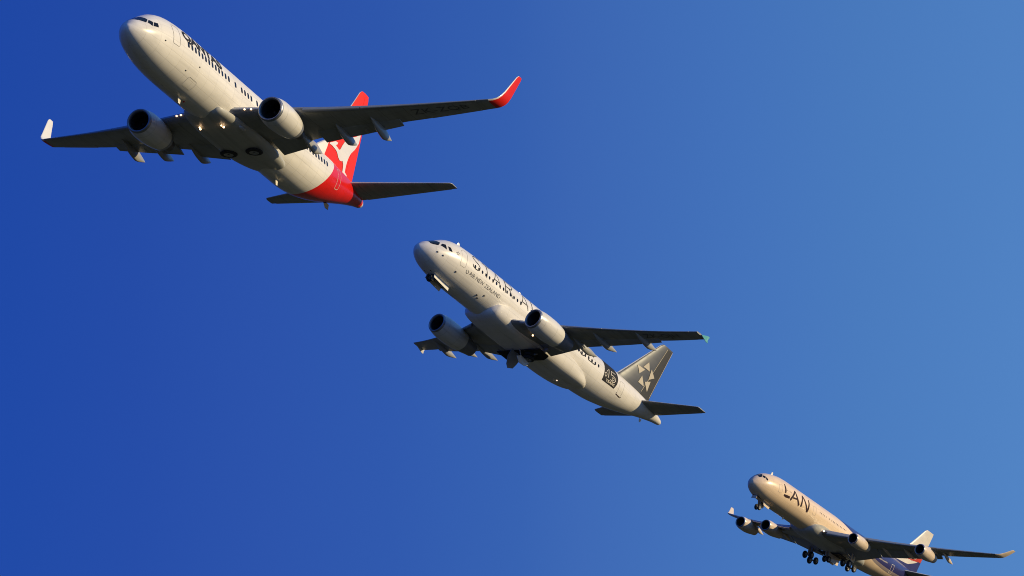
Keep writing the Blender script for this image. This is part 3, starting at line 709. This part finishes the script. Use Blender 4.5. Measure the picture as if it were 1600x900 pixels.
bnd = pchip([20, 25.5, 27.5, 30.86, 35, 39.1, 43.3, 50.8, 57], [105, 80, 58, 32, 12, -5, -15, -23, -30])
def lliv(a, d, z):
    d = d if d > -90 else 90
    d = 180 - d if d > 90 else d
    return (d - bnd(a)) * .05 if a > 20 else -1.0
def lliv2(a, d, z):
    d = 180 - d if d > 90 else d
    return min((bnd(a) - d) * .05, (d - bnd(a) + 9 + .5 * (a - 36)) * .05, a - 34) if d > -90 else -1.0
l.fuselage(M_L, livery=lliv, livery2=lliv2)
FR = [(1.30, 88.5), (1.05, 64), (1.42, 56), (2.02, 72), (2.3, 88.5)]; S1 = [(1.60, 56), (1.95, 40), (2.22, 53), (2.05, 68)]; S2 = [(2.02, 37), (2.22, 25), (2.42, 33), (2.30, 50)]
l.panes([FR, S1, S2] + [[(u, 180 - d) for u, d in P] for P in (FR, S1, S2)])
l.cabin_windows([7.75, 8.2, 8.65, 9.1], 15, .13, .19)
l.cabin_windows([19.6 + .57 * i for i in range(5)] + [23.05] + [24.0 + .53 * i for i in range(11)] + [32 + .53 * i for i in range(8)], 15.5, .18, .27)
kd = math.degrees(1 / 2.82)
def brush(pts, ws): return ribbon([(a, d / kd) for a, d in pts], .3, [w_ * 1.4 for w_ in ws])
for pts, ws in (([(6.84, 34), (6.95, 24), (7.15, 12), (7.22, 1)], [.18, .30, .34, .28]), ([(6.95, -8), (7.6, -8.2), (8.85, -5.5)], [.2, .34, .3]),
                ([(9.25, -11), (9.7, 6), (10.15, 22), (10.38, 32)], [.34, .32, .3, .2]), ([(10.38, 32), (10.9, 18), (11.5, 5), (12.3, -11)], [.2, .3, .32, .36]), ([(9.95, 1.5), (11.4, 6.5)], [.24, .2]),
                ([(12.98, -10), (13.0, 5), (13.05, 20), (13.1, 34)], [.34, .32, .3, .22]), ([(13.1, 36), (13.9, 20), (14.6, 5), (15.3, -13)], [.22, .3, .32, .34]), ([(15.32, -14), (15.45, 0), (15.5, 18), (15.42, 35)], [.36, .32, .3, .24])):
    V, F = brush(pts, ws); l.fdecal("lettering", V, F, M_BRN, deg=False, off=.02 + .004 * random.random(), tol=.4)
l.door(5.2, 6.2, -8, 26, M_SEAM, lw=.04); l.door(17.2, 18.2, -8, 26, M_SEAM, lw=.04); l.door(47.5, 48.6, -32, 8, M_PALE, lw=.08)
V, F = fit_text("lan.com", 42.5, 45.6, -2 / kd, .35); l.fdecal("lettering", V, F, M_PALE, deg=False)
l.fairing(18.8, 39.5, 3.1, -1.0, -3.4, M_GREYB, front=.16, back=.32, p=2.7)
l.wing_table([(0, 19.6, 33.2, -2.1), (2.8, 21.3, 32.9, -1.95), (9.4, 25.45, 32.7, -1.05), (19.3, 31.6, 36.1, .75), (28.9, 37.6, 39.9, 2.95)])
for sd in (1, -1):
    wg = l.wing(sd, 28.9, [(3.2, 9.2), (9.35, 19.6)], [(4.0, 8.6), (10.2, 14.2), (14.3, 18.4), (20.3, 24.2), (24.3, 28.3)], [(19.8, 24), (24.1, 28)], fdef=18, fext=.37, slat_d=.05)
    rs = []
    for y, le, c, z, ct in ((28.9, 37.6, 2.3, 2.95, 8), (29.2, 37.95, 2.1, 3.08, 30), (29.45, 38.5, 1.9, 3.35, 52), (29.9, 39.4, 1.5, 4.0, 58), (30.5, 40.4, 1.0, 4.85, 58), (30.55, 40.6, .8, 4.95, 58)):
        rs.append([l.v(le + xc * c, sd * (y - zc * c * math.sin(RAD(ct))), z + zc * c * math.cos(RAD(ct))) for xc, zc in airfoil(.10, 0, 11)])
    V, F, tag = rings(rs); link("winglet", V, F, M_GOLDLIT, wg, sharp=50)
    for y, s1, z1, ln in ((5.95, 36.5, -1.4, 6.0), (10.8, 35.4, -1.2, 5.6), (14.6, 35.6, -.85, 5.0), (20.5, 38.6, .1, 4.2)):
        l.pod(sd, y, s1, z1, ln, .40, .28, mat=M_GOLDLIT)
    for (ey, ex, ez) in ((9.37, 21.85, -2.32), (19.3, 28.35, -.72)):
        l.engine(sd * ey, ex, ez, .93, [(.22, 1.04), (.6, 1.13), (1.3, 1.20), (2.4, 1.2), (3.6, 1.08), (4.8, .86), (5.5, .74)], M_COWLL, switch=None, pyl=(1.1, 5.4),
                 nozzle=[(4.8, .62), (5.4, .58), (5.45, .45), (5.2, .4), (5.9, .02)])
    l.stab(sd, [(1.0, 52.9, 58.9, 1.35), (9.65, 58.4, 60.7, 2.2)], M_GREY, M_GREY)
l.fin([(2.3, 50.2, 60.1), (3.2, 51.5, 60.35), (11.05, 59.3, 62.45), (11.4, 59.8, 62.55)], [M_FINL, M_LE], ((2.8, 56.6), (11.1, 61.3)),
      livery=lambda a, z: min((3.15 + (a - 52.28) * .065) - z, 1) if a < 56.3 else max(3.41 + (a - 56.3) * .42 - z, -1) if a < 60 else 5.3 - z,
      livery2=lambda a, z: min(z - (3.95 + .19 * (a - 54.5)), (4.15 + .29 * (a - 54.5)) - z, a - 54.4) * .8)
# undercarriage still down
ng = l.tube("nose_gear", (6.6, 0, -2.5), (4.6, 0, -3.85), .16, .12, M_STRUT)
for y in (.32, -.32): l.wheel((4.3, y, -3.95), .52, .34, ng)
l.tube("drag_brace", (4.2, 0, -2.5), (4.95, 0, -3.6), .08, .08, M_STRUT, ng)
for y in (.55, -.55): l.plate("nose_gear_door", [(4.5, y, -2.45), (7.1, y, -2.62), (6.7, y * 1.1, -3.45), (4.9, y * 1.1, -3.3)], .06, M_GOLDLIT)
l.plate("nose_gear_door", [(2.4, .5, -2.42), (2.4, -.5, -2.42), (2.2, -.5, -3.0), (2.2, .5, -3.0)], .06, M_GOLDLIT)
l.plate("wheel_well_shade", [(2.4, .5, -2.36), (7.1, .5, -2.82), (7.1, -.5, -2.82), (2.4, -.5, -2.36)], .12, M_WELL)
def bogie(sd, yc, sc, zc, top, tilt):
    mg = l.tube("main_gear", top, (sc, sd * yc, zc), .26, .18, M_STRUT)
    dz = math.sin(tilt) * 1.0; ds = math.cos(tilt) * 1.0
    l.tube("bogie_beam", (sc - ds, sd * yc, zc - dz), (sc + ds, sd * yc, zc + dz), .14, .14, M_STRUT, mg)
    for k in (-1, 1):
        l.tube("axle", (sc + k * ds, sd * yc - .7, zc + k * dz), (sc + k * ds, sd * yc + .7, zc + k * dz), .09, .09, M_STRUT, mg)
        for j in (-.68, .68): l.wheel((sc + k * ds, sd * yc + j, zc + k * dz), .68, .46, mg)
    l.tube("side_brace", (sc + .2, sd * (yc - 1.9), top[2] - .3), (sc, sd * yc, (zc + top[2]) / 2), .10, .10, M_STRUT, mg)
    l.plate("gear_leg_door", [(sc - .7, sd * (yc + .5), top[2] - .2), (sc + .8, sd * (yc + .5), top[2] - .2), (sc + .7, sd * (yc + .45), top[2] - 2.1), (sc - .6, sd * (yc + .45), top[2] - 2.1)], .06, M_GOLDLIT, mg)
bogie(1, 3.6, 32.0, -4.85, (32.0, 4.3, -1.9), RAD(-8))
bogie(-1, 5.0, 32.4, -4.35, (32.0, -4.9, -1.9), RAD(-12))
cg = l.tube("centre_gear", (31.2, 0, -3.2), (30.2, 0, -4.7), .16, .12, M_STRUT)
for y in (.45, -.45): l.wheel((30.0, y, -4.75), .6, .4, cg)
for sd in (1, -1):
    l.plate("main_gear_door", [(29.6, sd * .3, -3.4), (33.8, sd * .3, -3.4), (33.3, sd * .45, -4.9), (30.1, sd * .45, -4.9)], .08, M_GOLDLIT)
    l.plate("wheel_well_shade", [(30.0, sd * .5, -3.46), (33.4, sd * .5, -3.46), (33.4, sd * 2.4, -3.40), (30.0, sd * 2.4, -3.40)], .10, M_WELL)
l.blade("antenna", 5.2, 0, 2.45, .7, .6, M_W); l.blade("antenna", 12.5, 0, -2.8, .6, -.5, M_W)
for y in (3.3, -3.3): l.blob("landing_light", l.wLE(abs(y)) - .05, y, l.wZ(abs(y)), .16, M_LAMP, l.sparts[1 if y > 0 else -1])
